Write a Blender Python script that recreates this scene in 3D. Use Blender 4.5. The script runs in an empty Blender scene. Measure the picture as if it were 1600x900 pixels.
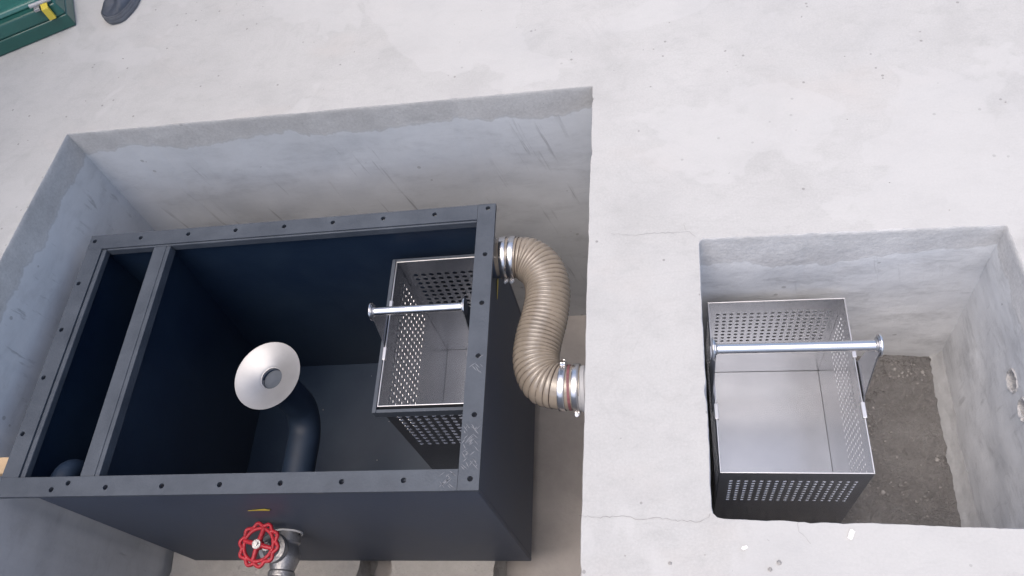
import bpy, bmesh, math, random
from mathutils import Vector, Matrix, noise
R_ = math.radians
random.seed(7)
sc = bpy.context.scene
COL = sc.collection

# ------------------------------------------------------------------ camera
cd = bpy.data.cameras.new('camera'); cam = bpy.data.objects.new('camera', cd); COL.objects.link(cam)
cd.sensor_width = 36; cd.lens = 36 * 1215.8 / 1600; cd.clip_start = 0.02; cd.clip_end = 500
cam.matrix_world = Matrix.Translation((0, 0, 1.6)) @ Matrix.Rotation(0.335, 4, 'Z') @ Matrix.Rotation(0.5659, 4, 'X') @ Matrix.Rotation(-0.3469, 4, 'Z')
sc.camera = cam
# ------------------------------------------------------------------ light
SUN_EL, SUN_AZ = 75, 230          # azimuth measured counter-clockwise from +X towards +Y
w = bpy.data.worlds.new('World'); sc.world = w; w.use_nodes = True
nt = w.node_tree; bg = nt.nodes['Background']
sky = nt.nodes.new('ShaderNodeTexSky'); sky.sky_type = 'NISHITA'; sky.sun_disc = False
sky.sun_elevation = R_(SUN_EL); sky.sun_rotation = R_(90 - SUN_AZ); sky.air_density = 1.0; sky.dust_density = 5.0; sky.ozone_density = 1.0
nt.links.new(sky.outputs[0], bg.inputs[0]); bg.inputs[1].default_value = 0.15
sd = bpy.data.lights.new('sun', 'SUN'); sd.energy = 0.9; sd.angle = R_(60); sd.color = (1.0, 0.95, 0.91)
so = bpy.data.objects.new('sun', sd); COL.objects.link(so)
so.rotation_euler = (R_(90 - SUN_EL), 0, R_(SUN_AZ + 90)); so.location = (0, 0, 6)
vs = sc.view_settings; vs.view_transform = 'Standard'; vs.look = 'None'; vs.gamma = 1; vs.use_curve_mapping = False
vs.exposure = 0.65

# ------------------------------------------------------------------ materials
MATS = {}
def mat(name, col, rough=0.6, metal=0.0, var=0.0, vscale=8.0, bump=0.0, bscale=60.0, col2=None, coat=0.0, spec=0.5, rvar=0.0, trans=0.0):
    m = bpy.data.materials.new(name); m.use_nodes = True; n = m.node_tree.nodes; l = m.node_tree.links
    b = n['Principled BSDF']; b.inputs['Base Color'].default_value = (*col, 1); b.inputs['Roughness'].default_value = rough
    b.inputs['Metallic'].default_value = metal; b.inputs['Coat Weight'].default_value = coat; b.inputs['Specular IOR Level'].default_value = spec
    b.inputs['Transmission Weight'].default_value = trans
    tc = n.new('ShaderNodeTexCoord')
    if var or col2:
        t = n.new('ShaderNodeTexNoise'); t.inputs['Scale'].default_value = vscale; t.inputs['Detail'].default_value = 8; t.inputs['Roughness'].default_value = 0.65
        l.new(tc.outputs['Object'], t.inputs['Vector'])
        r = n.new('ShaderNodeValToRGB'); r.color_ramp.elements[0].position = 0.3; r.color_ramp.elements[1].position = 0.7
        c2 = col2 or tuple(min(1, c * (1 + var)) for c in col); c1 = col if col2 else tuple(c * (1 - var) for c in col)
        r.color_ramp.elements[0].color = (*c1, 1); r.color_ramp.elements[1].color = (*c2, 1)
        l.new(t.outputs['Fac'], r.inputs[0]); l.new(r.outputs[0], b.inputs['Base Color'])
        if rvar:
            mr = n.new('ShaderNodeMapRange'); mr.inputs[3].default_value = rough - rvar; mr.inputs[4].default_value = rough + rvar
            l.new(t.outputs['Fac'], mr.inputs[0]); l.new(mr.outputs[0], b.inputs['Roughness'])
    if bump:
        t2 = n.new('ShaderNodeTexNoise'); t2.inputs['Scale'].default_value = bscale; t2.inputs['Detail'].default_value = 6
        l.new(tc.outputs['Object'], t2.inputs['Vector'])
        bp = n.new('ShaderNodeBump'); bp.inputs['Strength'].default_value = bump; bp.inputs['Distance'].default_value = 0.01
        l.new(t2.outputs['Fac'], bp.inputs['Height']); l.new(bp.outputs[0], b.inputs['Normal'])
    MATS[name] = m; return m

class NB:
    """tiny node-builder"""
    def __init__(s, name):
        s.m = bpy.data.materials.new(name); s.m.use_nodes = True; s.n = s.m.node_tree.nodes; s.l = s.m.node_tree.links
        s.b = s.n['Principled BSDF']; s.tc = s.n.new('ShaderNodeTexCoord'); MATS[name] = s.m
    def mapped(s, scale, rot=(0, 0, 0)):
        mp = s.n.new('ShaderNodeMapping'); mp.inputs['Scale'].default_value = scale; mp.inputs['Rotation'].default_value = rot
        s.l.new(s.tc.outputs['Object'], mp.inputs[0]); return mp.outputs[0]
    def noise(s, scale, detail=6, rough=0.6, vec=None, dist=0.0):
        t = s.n.new('ShaderNodeTexNoise'); t.inputs['Scale'].default_value = scale; t.inputs['Detail'].default_value = detail
        t.inputs['Roughness'].default_value = rough; t.inputs['Distortion'].default_value = dist
        s.l.new(vec or s.tc.outputs['Object'], t.inputs['Vector']); return t.outputs['Fac']
    def voro(s, scale, vec=None, out='Distance'):
        t = s.n.new('ShaderNodeTexVoronoi'); t.inputs['Scale'].default_value = scale
        s.l.new(vec or s.tc.outputs['Object'], t.inputs['Vector']); return t.outputs[out]
    def ramp(s, fac, stops):
        r = s.n.new('ShaderNodeValToRGB'); e = r.color_ramp.elements
        while len(e) < len(stops): e.new(0.5)
        for k, (p, c) in enumerate(stops):
            e[k].position = p; e[k].color = (*(c if isinstance(c, tuple) else (c, c, c)), 1)
        s.l.new(fac, r.inputs[0]); return r.outputs[0]
    def mix(s, fac, a, b, mode='MIX'):
        m = s.n.new('ShaderNodeMix'); m.data_type = 'RGBA'; m.blend_type = mode
        for i, v in ((0, fac), (6, a), (7, b)):
            if isinstance(v, (int, float)): m.inputs[i].default_value = v
            elif isinstance(v, tuple): m.inputs[i].default_value = (*v, 1)
            else: s.l.new(v, m.inputs[i])
        return m.outputs[2]
    def math(s, op, a, b=0.0, clamp=False):
        m = s.n.new('ShaderNodeMath'); m.operation = op; m.use_clamp = clamp
        for i, v in ((0, a), (1, b)):
            if isinstance(v, (int, float)): m.inputs[i].default_value = v
            else: s.l.new(v, m.inputs[i])
        return m.outputs[0]
    def z(s):
        x = s.n.new('ShaderNodeSeparateXYZ'); s.l.new(s.tc.outputs['Object'], x.inputs[0]); return x.outputs[2]
    def bump(s, h, strength, dist=0.01, prev=None):
        b = s.n.new('ShaderNodeBump'); b.inputs['Strength'].default_value = strength; b.inputs['Distance'].default_value = dist
        s.l.new(h, b.inputs['Height'])
        if prev: s.l.new(prev, b.inputs['Normal'])
        return b.outputs[0]
    def done(s, col, rough, normal=None):
        s.l.new(col, s.b.inputs['Base Color'])
        if isinstance(rough, (int, float)): s.b.inputs['Roughness'].default_value = rough
        else: s.l.new(rough, s.b.inputs['Roughness'])
        if normal: s.l.new(normal, s.b.inputs['Normal'])
        return s.m

# trowelled pale concrete of the slab
k = NB('slab_concrete')
big = k.ramp(k.noise(0.9, 5, 0.6), [(0.3, (0.408, 0.406, 0.400)), (0.5, (0.432, 0.430, 0.424)), (0.72, (0.456, 0.454, 0.448))])
mid = k.ramp(k.noise(5, 5, 0.7, dist=0.3), [(0.34, 0.925), (0.5, 0.99), (0.7, 1.03)])
c = k.mix(1.0, big, mid, 'MULTIPLY')
swirl = k.ramp(k.noise(14, 5, 0.75, vec=k.mapped((1, 1.9, 1), (0, 0, 0.35)), dist=0.4), [(0.34, 0.93), (0.47, 1.0), (0.7, 1.02)])
c = k.mix(0.8, c, swirl, 'MULTIPLY')
fine = k.ramp(k.noise(190, 3, 0.8), [(0.3, 0.88), (0.7, 1.08)])
c = k.mix(0.7, c, fine, 'MULTIPLY')
warm = k.ramp(k.noise(2.1, 4, 0.6, vec=k.mapped((1, 1.7, 1), (0, 0, 1.1))), [(0.56, 0.0), (0.74, 0.35)])
c = k.mix(warm, c, (0.47, 0.435, 0.41))
pitmask = k.math('LESS_THAN', k.voro(26), 0.10)
sel = k.math('GREATER_THAN', k.noise(9, 2), 0.54)
spots = k.math('MULTIPLY', pitmask, sel)
c = k.mix(k.math('MULTIPLY', spots, 0.62), c, (0.17, 0.165, 0.16))
sc_n = k.noise(2.4, 5, 0.70, dist=0.8)
edge = k.ramp(sc_n, [(0.488, 0.0), (0.5, 0.17), (0.512, 0.0)])
c = k.mix(edge, c, (0.33, 0.325, 0.325))
pale = k.ramp(k.noise(1.7, 4, 0.62, vec=k.mapped((1, 1, 1), (0, 0, 2.0)), dist=0.5), [(0.53, 0.0), (0.545, 0.42), (0.8, 0.48)])
c = k.mix(pale, c, (0.475, 0.474, 0.470))
damp = k.ramp(k.noise(1.3, 5, 0.66, vec=k.mapped((1, 1.4, 1), (0, 0, 4.0))), [(0.55, 0.0), (0.70, 0.28)])
c = k.mix(damp, c, (0.36, 0.365, 0.375))
h = k.math('ADD', k.math('MULTIPLY', k.noise(14, 5, 0.75, vec=k.mapped((1, 1.9, 1), (0, 0, 0.35)), dist=0.4), 0.7), k.math('MULTIPLY', k.noise(160, 4, 0.7), 0.16))
h = k.math('SUBTRACT', h, k.math('MULTIPLY', spots, 0.5))
k.done(c, k.ramp(k.noise(7), [(0.3, 0.62), (0.7, 0.85)]), k.bump(h, 0.17, 0.008))

def wall_mat(name, base, skim, zband, zvar, streak=0.5, blot=0.1, rough=0.2):
    """rough cast band at the top with a ragged edge, a smooth cement skim with drips and trowel marks below it"""
    k = NB(name)
    sx = k.n.new('ShaderNodeSeparateXYZ'); k.l.new(k.tc.outputs['Object'], sx.inputs[0])
    X, Y, Z = sx.outputs
    def vec(a, b, c):
        cx = k.n.new('ShaderNodeCombineXYZ')
        for i, v in enumerate((a, b, c)): k.l.new(v, cx.inputs[i])
        return cx.outputs[0]
    wav = k.noise(3.2, 5, 0.66, vec=k.mapped((1, 1, 0.3)), dist=0.3)
    zz = k.math('ADD', Z, k.math('MULTIPLY', k.math('SUBTRACT', wav, 0.5), zvar))
    t = k.math('ADD', k.math('MULTIPLY', k.math('SUBTRACT', zz, zband), 70.0), 0.5, True)       # 1 above the line
    m1 = k.ramp(k.noise(7, 6, 0.7), [(0.3, 0.84), (0.7, 1.1)])
    a = k.mix(1.0, base, k.mix(1.0, m1, k.ramp(k.noise(120, 2, 0.7), [(0.3, 0.9), (0.7, 1.06)]), 'MULTIPLY'), 'MULTIPLY')
    m2 = k.ramp(k.noise(2.6, 4, 0.65), [(0.3, 1 - blot), (0.7, 1 + blot * .6)])
    tro = k.noise(6.5, 5, 0.74, vec=vec(k.math('MULTIPLY', X, 1.0), k.math('MULTIPLY', Y, 1.0), k.math('MULTIPLY', Z, 2.2)), dist=0.25)
    b = k.mix(1.0, k.mix(1.0, skim, m2, 'MULTIPLY'), k.ramp(tro, [(0.32, 1 - blot * 1.3), (0.48, 1.0), (0.72, 1 + blot * .7)]), 'MULTIPLY')
    u = k.math('ADD', X, k.math('MULTIPLY', Z, 0.22))
    st = k.ramp(k.noise(1.0, 4, 0.6, vec=vec(k.math('MULTIPLY', u, 34.0), k.math('MULTIPLY', Y, 34.0), k.math('MULTIPLY', Z, 1.8))), [(0.315, 1.0), (0.39, 0.0)])
    low = k.ramp(k.noise(3.4, 3, 0.6), [(0.47, 0.0), (0.60, 1.0)])
    b = k.mix(k.math('MULTIPLY', k.math('MULTIPLY', st, low), streak), b, tuple(x * 0.50 for x in skim))
    c = k.mix(t, b, a)
    rim = k.ramp(k.math('ABSOLUTE', k.math('SUBTRACT', t, 0.45)), [(0.0, 0.34), (0.45, 0.0)])
    c = k.mix(rim, c, tuple(x * 0.55 for x in base))
    sp = k.math('MULTIPLY', k.math('LESS_THAN', k.voro(19), 0.12), k.math('GREATER_THAN', k.noise(6, 2), 0.57))
    c = k.mix(k.math('MULTIPLY', sp, 0.5), c, tuple(x * 0.5 for x in base))
    hh = k.math('ADD', k.math('MULTIPLY', t, -0.25), k.math('MULTIPLY', k.noise(22, 5, 0.72), k.math('ADD', k.math('MULTIPLY', t, 0.25), rough * 1.7)))
    k.done(c, k.ramp(t, [(0, 0.6), (1, 0.85)]), k.bump(hh, 0.4, 0.01))
wall_mat('tank_pit_plaster', (0.535, 0.53, 0.525), (0.615, 0.632, 0.655), -0.092, 0.17, 0.8, 0.09, 0.14)
wall_mat('basket_pit_plaster', (0.64, 0.635, 0.635), (0.76, 0.77, 0.785), -0.115, 0.22, 0.55, 0.17, 0.42)

k = NB('mud')
c = k.ramp(k.noise(9, 8, 0.7), [(0.3, (0.205, 0.196, 0.194)), (0.55, (0.262, 0.253, 0.251)), (0.75, (0.33, 0.320, 0.318))])
c = k.mix(k.ramp(k.noise(70, 3), [(0.55, 0.0), (0.75, 0.4)]), c, (0.35, 0.34, 0.33))
ck = k.ramp(k.math('ABSOLUTE', k.math('SUBTRACT', k.noise(7, 5, 0.7, dist=1.0), 0.5)), [(0.0, 1.0), (0.018, 0.0)])
ck = k.math('MULTIPLY', ck, k.ramp(k.noise(6, 2), [(0.45, 0.0), (0.58, 0.75)]))
c = k.mix(ck, c, (0.09, 0.082, 0.078))
k.done(c, 0.82, k.bump(k.noise(45, 5, 0.75), 1.0, 0.03))
mat('pit_floor', (0.40, 0.375, 0.365), 0.8, var=0.16, vscale=4, bump=0.3, bscale=40)
mat('rough_block', (0.40, 0.39, 0.38), 0.85, var=0.14, vscale=9, bump=0.6, bscale=70)
mat('fillet_mortar', (0.40, 0.405, 0.415), 0.85, var=0.16, vscale=14, bump=0.4, bscale=50)
mat('mortar', (0.50, 0.49, 0.485), 0.85, var=0.1, vscale=14, bump=0.5, bscale=60)
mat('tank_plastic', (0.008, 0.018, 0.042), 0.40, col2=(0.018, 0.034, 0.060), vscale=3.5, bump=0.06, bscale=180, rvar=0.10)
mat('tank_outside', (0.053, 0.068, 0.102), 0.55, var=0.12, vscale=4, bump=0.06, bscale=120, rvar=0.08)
mat('flange_plastic', (0.042, 0.052, 0.069), 0.6, var=0.0, col2=(0.070, 0.083, 0.104), vscale=11, bump=0.12, bscale=150, rvar=0.1)
mat('scuff', (0.17, 0.18, 0.205), 0.6)
mat('pipe_black', (0.014, 0.027, 0.052), 0.58, var=0.2, vscale=10)
k = NB('stainless')
k.b.inputs['Metallic'].default_value = 0.86
c = k.ramp(k.noise(3.5, 5, 0.65, vec=k.mapped((1, 1, 2))), [(0.1, (0.30, 0.312, 0.34)), (0.9, (0.46, 0.47, 0.50))])
k.done(c, 0.235)
mat('stainless_edge', (0.60, 0.60, 0.62), 0.36, metal=0.9)
mat('polished_steel', (0.78, 0.76, 0.755), 0.24, metal=1.0)
mat('spun_steel', (0.37, 0.37, 0.38), 0.46, metal=0.55, var=0.08, vscale=14)
mat('cast_steel', (0.42, 0.42, 0.43), 0.42, metal=0.85, var=0.12, vscale=20, bump=0.2, bscale=150)
mat('red_paint', (0.30, 0.012, 0.024), 0.46, col2=(0.47, 0.022, 0.040), vscale=45, bump=0.2, bscale=200)
mat('white_tape', (0.80, 0.80, 0.80), 0.6)
mat('hose_plastic', (0.25, 0.213, 0.172), 0.18, var=0.22, vscale=9, coat=0.6)
mat('hose_wire', (0.055, 0.038, 0.03), 0.35)
mat('dark_gap', (0.02, 0.018, 0.02), 0.8)
mat('red_mark', (0.20, 0.075, 0.085), 0.6, var=0.3, vscale=60)
mat('grey_pvc', (0.40, 0.40, 0.41), 0.5, var=0.08, vscale=12)
mat('sticker_yellow', (0.62, 0.50, 0.06), 0.45)
mat('sticker_black', (0.02, 0.02, 0.02), 0.5)
mat('green_case', (0.010, 0.085, 0.070), 0.33, var=0.15, vscale=7, coat=0.3)
mat('green_lid_sheen', (0.03, 0.15, 0.125), 0.25, var=0.15, vscale=6, coat=0.5, bump=0.12, bscale=14)  # paler than the shells: sheen on the top put into the colour
mat('shoe_leather', (0.045, 0.056, 0.078), 0.6, var=0.3, vscale=20, bump=0.25, bscale=90)
mat('shoe_sole', (0.13, 0.14, 0.16), 0.7, var=0.2, vscale=25)
mat('wood', (0.50, 0.36, 0.22), 0.7, var=0.2, vscale=18)
mat('stone', (0.31, 0.30, 0.292), 0.85, var=0.2, vscale=40, bump=0.4, bscale=90)
mat('mud_clod', (0.232, 0.222, 0.218), 0.9, var=0.25, vscale=30, bump=0.4, bscale=80)
mat('paint_flake', (0.66, 0.655, 0.65), 0.6, var=0.05, vscale=30)
mat('crack', (0.25, 0.245, 0.24), 0.95)

# ------------------------------------------------------------------ helpers
def tag(o, label=None, cat=None, group=None, kind=None):
    if label: o['label'] = label
    if cat: o['category'] = cat
    if group: o['group'] = group
    if kind: o['kind'] = kind
    return o
def empty(name, loc, label=None, cat=None, group=None):
    o = bpy.data.objects.new(name, None); o.location = loc; o.empty_display_size = 0.05; COL.objects.link(o)
    return tag(o, label, cat, group)
class MB:
    def __init__(s): s.v = []; s.f = []
    def add(s, vs, fs):
        o = len(s.v); s.v += [tuple(p) for p in vs]; s.f += [tuple(i + o for i in f) for f in fs]; return s
    def box(s, a, b):
        (x0, y0, z0), (x1, y1, z1) = a, b
        return s.add([(x0, y0, z0), (x1, y0, z0), (x1, y1, z0), (x0, y1, z0), (x0, y0, z1), (x1, y0, z1), (x1, y1, z1), (x0, y1, z1)],
                     [(0, 3, 2, 1), (4, 5, 6, 7), (0, 1, 5, 4), (1, 2, 6, 5), (2, 3, 7, 6), (3, 0, 4, 7)])
    def lathe(s, prof, n=32, M=None, closed=False):
        vs = []; fs = []; m = len(prof)
        for i in range(n):
            a = 2 * math.pi * i / n
            for r, z in prof: vs.append(Vector((r * math.cos(a), r * math.sin(a), z)))
        for i in range(n):
            j = (i + 1) % n
            for q in range(m if closed else m - 1):
                p = (q + 1) % m; fs.append((i * m + q, j * m + q, j * m + p, i * m + p))
        if M: vs = [M @ v for v in vs]
        return s.add(vs, fs)
    def sweep(s, pts, rad, n=16, closed=False, caps=True, up=(0, 0, 1)):
        pts = [Vector(p) for p in pts]; N = len(pts); vs = []; fs = []
        T = []
        for i in range(N):
            a = pts[(i - 1) % N] if (closed or i) else pts[0]; b = pts[(i + 1) % N] if (closed or i < N - 1) else pts[-1]
            T.append((b - a).normalized())
        u = Vector(up); 
        if abs(u.dot(T[0])) > .95: u = Vector((1, 0, 0))
        nrm = (u - T[0] * u.dot(T[0])).normalized()
        for i in range(N):
            nrm = (nrm - T[i] * nrm.dot(T[i])).normalized(); bi = T[i].cross(nrm)
            for j in range(n):
                a = 2 * math.pi * j / n; r = rad(i, a) if callable(rad) else rad
                vs.append(pts[i] + (nrm * math.cos(a) + bi * math.sin(a)) * r)
        for i in range(N if closed else N - 1):
            k2 = (i + 1) % N
            for j in range(n):
                j2 = (j + 1) % n; fs.append((i * n + j, i * n + j2, k2 * n + j2, k2 * n + j))
        if caps and not closed:
            fs.append(tuple(range(n - 1, -1, -1))); fs.append(tuple((N - 1) * n + j for j in range(n)))
        return s.add(vs, fs)
    def cyl(s, a, b, r, n=20): return s.sweep([a, b], r, n)
    def prism(s, poly, M, t):
        """poly in local xy extruded by t along local z"""
        n = len(poly); vs = [M @ Vector((x, y, 0)) for x, y in poly] + [M @ Vector((x, y, t)) for x, y in poly]
        fs = [tuple(range(n - 1, -1, -1)), tuple(range(n, 2 * n))] + [(i, (i + 1) % n, n + (i + 1) % n, n + i) for i in range(n)]
        return s.add(vs, fs)
    def build(s, name, m, parent=None, smooth=False, bevel=0.0, loc=None, seg=2):
        me = bpy.data.meshes.new(name); me.from_pydata(s.v, [], s.f); 
        bm = bmesh.new(); bm.from_mesh(me); bmesh.ops.recalc_face_normals(bm, faces=bm.faces[:]); bm.to_mesh(me); bm.free()
        o = bpy.data.objects.new(name, me); COL.objects.link(o); me.materials.append(MATS[m] if isinstance(m, str) else m)
        if smooth:
            me.polygons.foreach_set('use_smooth', [True] * len(me.polygons)); me.set_sharp_from_angle(angle=R_(38))
        if bevel:
            b = o.modifiers.new('bevel', 'BEVEL'); b.width = bevel; b.segments = seg; b.limit_method = 'ANGLE'; b.angle_limit = R_(35)
        if parent: o.parent = parent
        if loc: o.location = loc
        return o
def frame(o, u, v):
    u = Vector(u).normalized(); v = Vector(v).normalized(); n = u.cross(v)
    M = Matrix.Identity(4)
    for i in range(3): M[i][0], M[i][1], M[i][2], M[i][3] = u[i], v[i], n[i], o[i]
    return M
def holed_sheet(mb, M, x0, x1, y0, y1, t, cells, n=8):
    """sheet [x0,x1]x[y0,y1] extruded t along local z; cells = list of (cx0,cx1,cy0,cy1,hx,hy,r) tiling-ready;
    the rest must be passed as plain rects with r=0"""
    for (a, b, c, d, hx, hy, r) in cells:
        if r <= 0:
            mb.add([M @ Vector(p) for p in ((a, c, 0), (b, c, 0), (b, d, 0), (a, d, 0), (a, c, t), (b, c, t), (b, d, t), (a, d, t))], [(3, 2, 1, 0), (4, 5, 6, 7)])
            continue
        outer = []
        for kx, ky in ((1, 0), (1, 1), (0, 1), (-1, 1), (-1, 0), (-1, -1), (0, -1), (1, -1)):
            outer.append((b if kx > 0 else a if kx < 0 else hx, d if ky > 0 else c if ky < 0 else hy))
        inner = [(hx + r * math.cos(i * math.pi / 4), hy + r * math.sin(i * math.pi / 4)) for i in range(8)]
        if n == 16:
            o2 = []; i2 = []
            for i in range(8):
                p, q2 = outer[i], outer[(i + 1) % 8]; o2 += [p, ((p[0] + q2[0]) / 2, (p[1] + q2[1]) / 2)]
                i2 += [inner[i], (hx + r * math.cos((i + .5) * math.pi / 4), hy + r * math.sin((i + .5) * math.pi / 4))]
            outer, inner = o2, i2
        N = len(outer)
        vs = [(x, y, 0) for x, y in outer] + [(x, y, 0) for x, y in inner] + [(x, y, t) for x, y in outer] + [(x, y, t) for x, y in inner]
        fs = []
        for i in range(N):
            j = (i + 1) % N
            fs += [(i, N + i, N + j, j), (2 * N + i, 2 * N + j, 3 * N + j, 3 * N + i), (N + i, 3 * N + i, 3 * N + j, N + j)]
        mb.add([M @ Vector(p) for p in vs], fs)
    # outer edge
    mb.add([M @ Vector(p) for p in ((x0, y0, 0), (x1, y0, 0), (x1, y1, 0), (x0, y1, 0), (x0, y0, t), (x1, y0, t), (x1, y1, t), (x0, y1, t))],
           [(0, 1, 5, 4), (1, 2, 6, 5), (2, 3, 7, 6), (3, 0, 4, 7)])

# ------------------------------------------------------------------ the slab and its two pits
def side_pts(a, b, n, jit, seed):
    a = Vector((*a, 0)); b = Vector((*b, 0)); d = (b - a); nrm = Vector((-d.y, d.x, 0)).normalized(); out = []
    rr = random.Random(seed); chips = [(rr.uniform(.03, d.length), rr.uniform(.008, .028), rr.uniform(.0015, .0038)) for _ in range(int(d.length * 4))]
    for i in range(n):
        t = i / n; p = a + d * t; L = d.length * t
        f = min(1, 8 * t, 8 * (1 - t) + .15)
        off = jit * f * (noise.noise(Vector((L * 5, seed, 0))) + .5 * noise.noise(Vector((L * 23, seed, 3))) + .35 * noise.noise(Vector((L * 70, seed, 7))))
        chip = sum(-d_ * max(0, 1 - abs(L - c_) / w_) for c_, w_, d_ in chips)
        out.append(p + nrm * (off + chip))
    return out
def loop(corners, step, jit, seed, rnd=()):
    """counter-clockwise loop; rounds the corners listed in rnd {index: radius}"""
    cs = []
    rnd = dict(rnd)
    for i, c in enumerate(corners):
        if i in rnd:
            p = Vector(c); a = Vector(corners[i - 1]); b = Vector(corners[(i + 1) % len(corners)]); r = rnd[i]
            da = (a - p).normalized(); db = (b - p).normalized()
            for t in (0, .33, .67, 1):
                q = (p + da * r) * (1 - t) ** 2 + p * 2 * t * (1 - t) + (p + db * r) * t * t; cs.append(tuple(q))
        else: cs.append(tuple(c))
    pts = []
    for i in range(len(cs)):
        a, b = cs[i], cs[(i + 1) % len(cs)]; n = max(1, int((Vector(b) - Vector(a)).length / step))
        pts += side_pts(a, b, n, jit, seed + i * 3.7)
    return pts
def offset_loop(pts, d, seed):
    out = []
    for i, p in enumerate(pts):
        t = (pts[(i + 1) % len(pts)] - pts[i - 1]).normalized(); nrm = Vector((t.y, -t.x, 0))      # outward of a ccw loop
        out.append(p + nrm * d * (1 + .7 * noise.noise(Vector((p.x * 30, p.y * 30, seed)))))
    return out
P1 = [(-1.96, 0.06), (-0.182, 0.05), (-0.130, 1.603), (-1.814, 1.636)]            # ccw from the near left corner
P2 = [(0.091, 0.403), (0.815, 0.372), (0.789, 1.044), (0.120, 1.065)]
B1 = [(-1.862, 0.06), (-0.165, 0.05), (-0.130, 1.605), (-1.862, 1.605)]
B2 = [(0.091, 0.410), (0.795, 0.385), (0.835, 1.052), (0.118, 1.060)]
L1 = loop(P1, 0.012, 0.0020, 1.0); L2 = loop(P2, 0.010, 0.0030, 9.0, {0: 0.022, 3: 0.014})
D1, D2 = -1.343, -0.70
O1 = offset_loop(L1, 0.0016, 2); O2 = offset_loop(L2, 0.0022, 5)
# ground sheet with two openings
bm = bmesh.new()
def ring(pts):
    vs = [bm.verts.new(p) for p in pts]; return [bm.edges.new((vs[i], vs[(i + 1) % len(vs)])) for i in range(len(vs))]
E_ = 60
inner = [Vector((x, y, 0)) for x, y in ((-4, -2), (3, -2), (3, 5), (-4, 5))]
ed = ring(inner) + ring(O1) + ring(O2)
bmesh.ops.triangle_fill(bm, use_beauty=True, use_dissolve=False, edges=ed)
# keep only faces outside the pits
def inside(pt, poly):
    c = False; n = len(poly)
    for i in range(n):
        a, b = poly[i], poly[i - 1]
        if (a.y > pt.y) != (b.y > pt.y) and pt.x < (b.x - a.x) * (pt.y - a.y) / (b.y - a.y) + a.x: c = not c
    return c
bm.normal_update()
kill = [f for f in bm.faces if any(inside(f.calc_center_median(), P) for P in (O1, O2))]
bmesh.ops.delete(bm, geom=kill, context='FACES')
bm.verts.ensure_lookup_table()
fr = bm.verts[:4]
ov = [bm.verts.new((x, y, 0)) for x, y in ((-E_, -E_), (E_, -E_), (E_, E_), (-E_, E_))]
for i in range(4): bm.faces.new((fr[i], fr[(i + 1) % 4], ov[(i + 1) % 4], ov[i]))
bmesh.ops.recalc_face_normals(bm, faces=bm.faces[:])
for f in bm.faces:
    if f.normal.z < 0: f.normal_flip()
me = bpy.data.meshes.new('ground'); bm.to_mesh(me); bm.free()
ground = bpy.data.objects.new('ground', me); COL.objects.link(ground); me.materials.append(MATS['slab_concrete'])
tag(ground, 'pale trowelled concrete slab around the two pits', kind='structure')

def pit_wall(name, O, L, top, bot, depth, m, amp, seed, rows, holes=(), label=None):
    n = len(L); rings = [O]
    for zz, dd in ((-0.0022, 0.55), (-0.006, 0.12), (-0.014, 0.0)):
        rings.append([l.lerp(o, dd) + Vector((0, 0, zz)) for o, l in zip(O, L)])
    # straight-sided target loop at the bottom, by walking the quad with the same parameters
    def warp(p, t):
        # bilinear coordinates of p in the top quad -> the same in the bottom quad
        (ax, ay), (bx, by), (cx, cy), (dx, dy) = top
        u = (p.x - ax) / (bx - ax); v = (p.y - ay) / (dy - ay)
        for _ in range(6):
            X0 = ax + (bx - ax) * u; Y0 = ay + (by - ay) * u; X1 = dx + (cx - dx) * u; Y1 = dy + (cy - dy) * u
            v = (p.y - Y0) / (Y1 - Y0); xa = ax + (dx - ax) * v; xb = bx + (cx - bx) * v; u = (p.x - xa) / (xb - xa)
        (ax, ay), (bx, by), (cx, cy), (dx, dy) = bot
        q = Vector(((ax + (bx - ax) * u) * (1 - v) + (dx + (cx - dx) * u) * v, (ay + (by - ay) * u) * (1 - v) + (dy + (cy - dy) * u) * v, 0))
        return p.lerp(q, t)
    for r in range(1, rows + 1):
        t = (r / rows) ** 1.15; z = -0.014 + (depth - 0.03 + 0.014) * t; pts = []
        for i, p in enumerate(L):
            q = warp(p, t); tg = (L[(i + 1) % n] - L[i - 1]).normalized(); nr = Vector((tg.y, -tg.x, 0))
            q = q + nr * amp * (noise.noise(Vector((q.x * 2.2, q.y * 2.2, z * 2.2 + seed))) + .4 * noise.noise(Vector((q.x * 9, q.y * 9, z * 9 + seed)))) * min(1, t * 6)
            pts.append(Vector((q.x, q.y, z)))
        rings.append(pts)
    vs = [p for r in rings for p in r]; fs = []
    for r in range(len(rings) - 1):
        for i in range(n):
            j = (i + 1) % n; c = (rings[r][i] + rings[r + 1][j]) / 2
            if any((c - Vector(hc)).length < hr for hc, hr in holes): continue
            fs.append((r * n + i, (r + 1) * n + i, (r + 1) * n + j, r * n + j))
    me = bpy.data.meshes.new(name); me.from_pydata(vs, [], fs)
    bmm = bmesh.new(); bmm.from_mesh(me); bmesh.ops.recalc_face_normals(bmm, faces=bmm.faces[:]); bmm.to_mesh(me); bmm.free()
    me.polygons.foreach_set('use_smooth', [True] * len(me.polygons)); me.set_sharp_from_angle(angle=R_(50))
    o = bpy.data.objects.new(name, me); COL.objects.link(o); me.materials.append(MATS[m])
    return tag(o, label, kind='structure')
CON = [((0.802, 0.768, -0.232), 0.027), ((0.801, 0.690, -0.219), 0.027)]
pit_wall('tank_pit_wall', O1, L1, P1, B1, D1, 'tank_pit_plaster', 0.006, 3.0, 46, label='plastered concrete wall of the large pit')
pit_wall('basket_pit_wall', O2, L2, P2, B2, D2, 'basket_pit_plaster', 0.010, 8.0, 44, CON, label='plastered concrete wall of the small pit')

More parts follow.
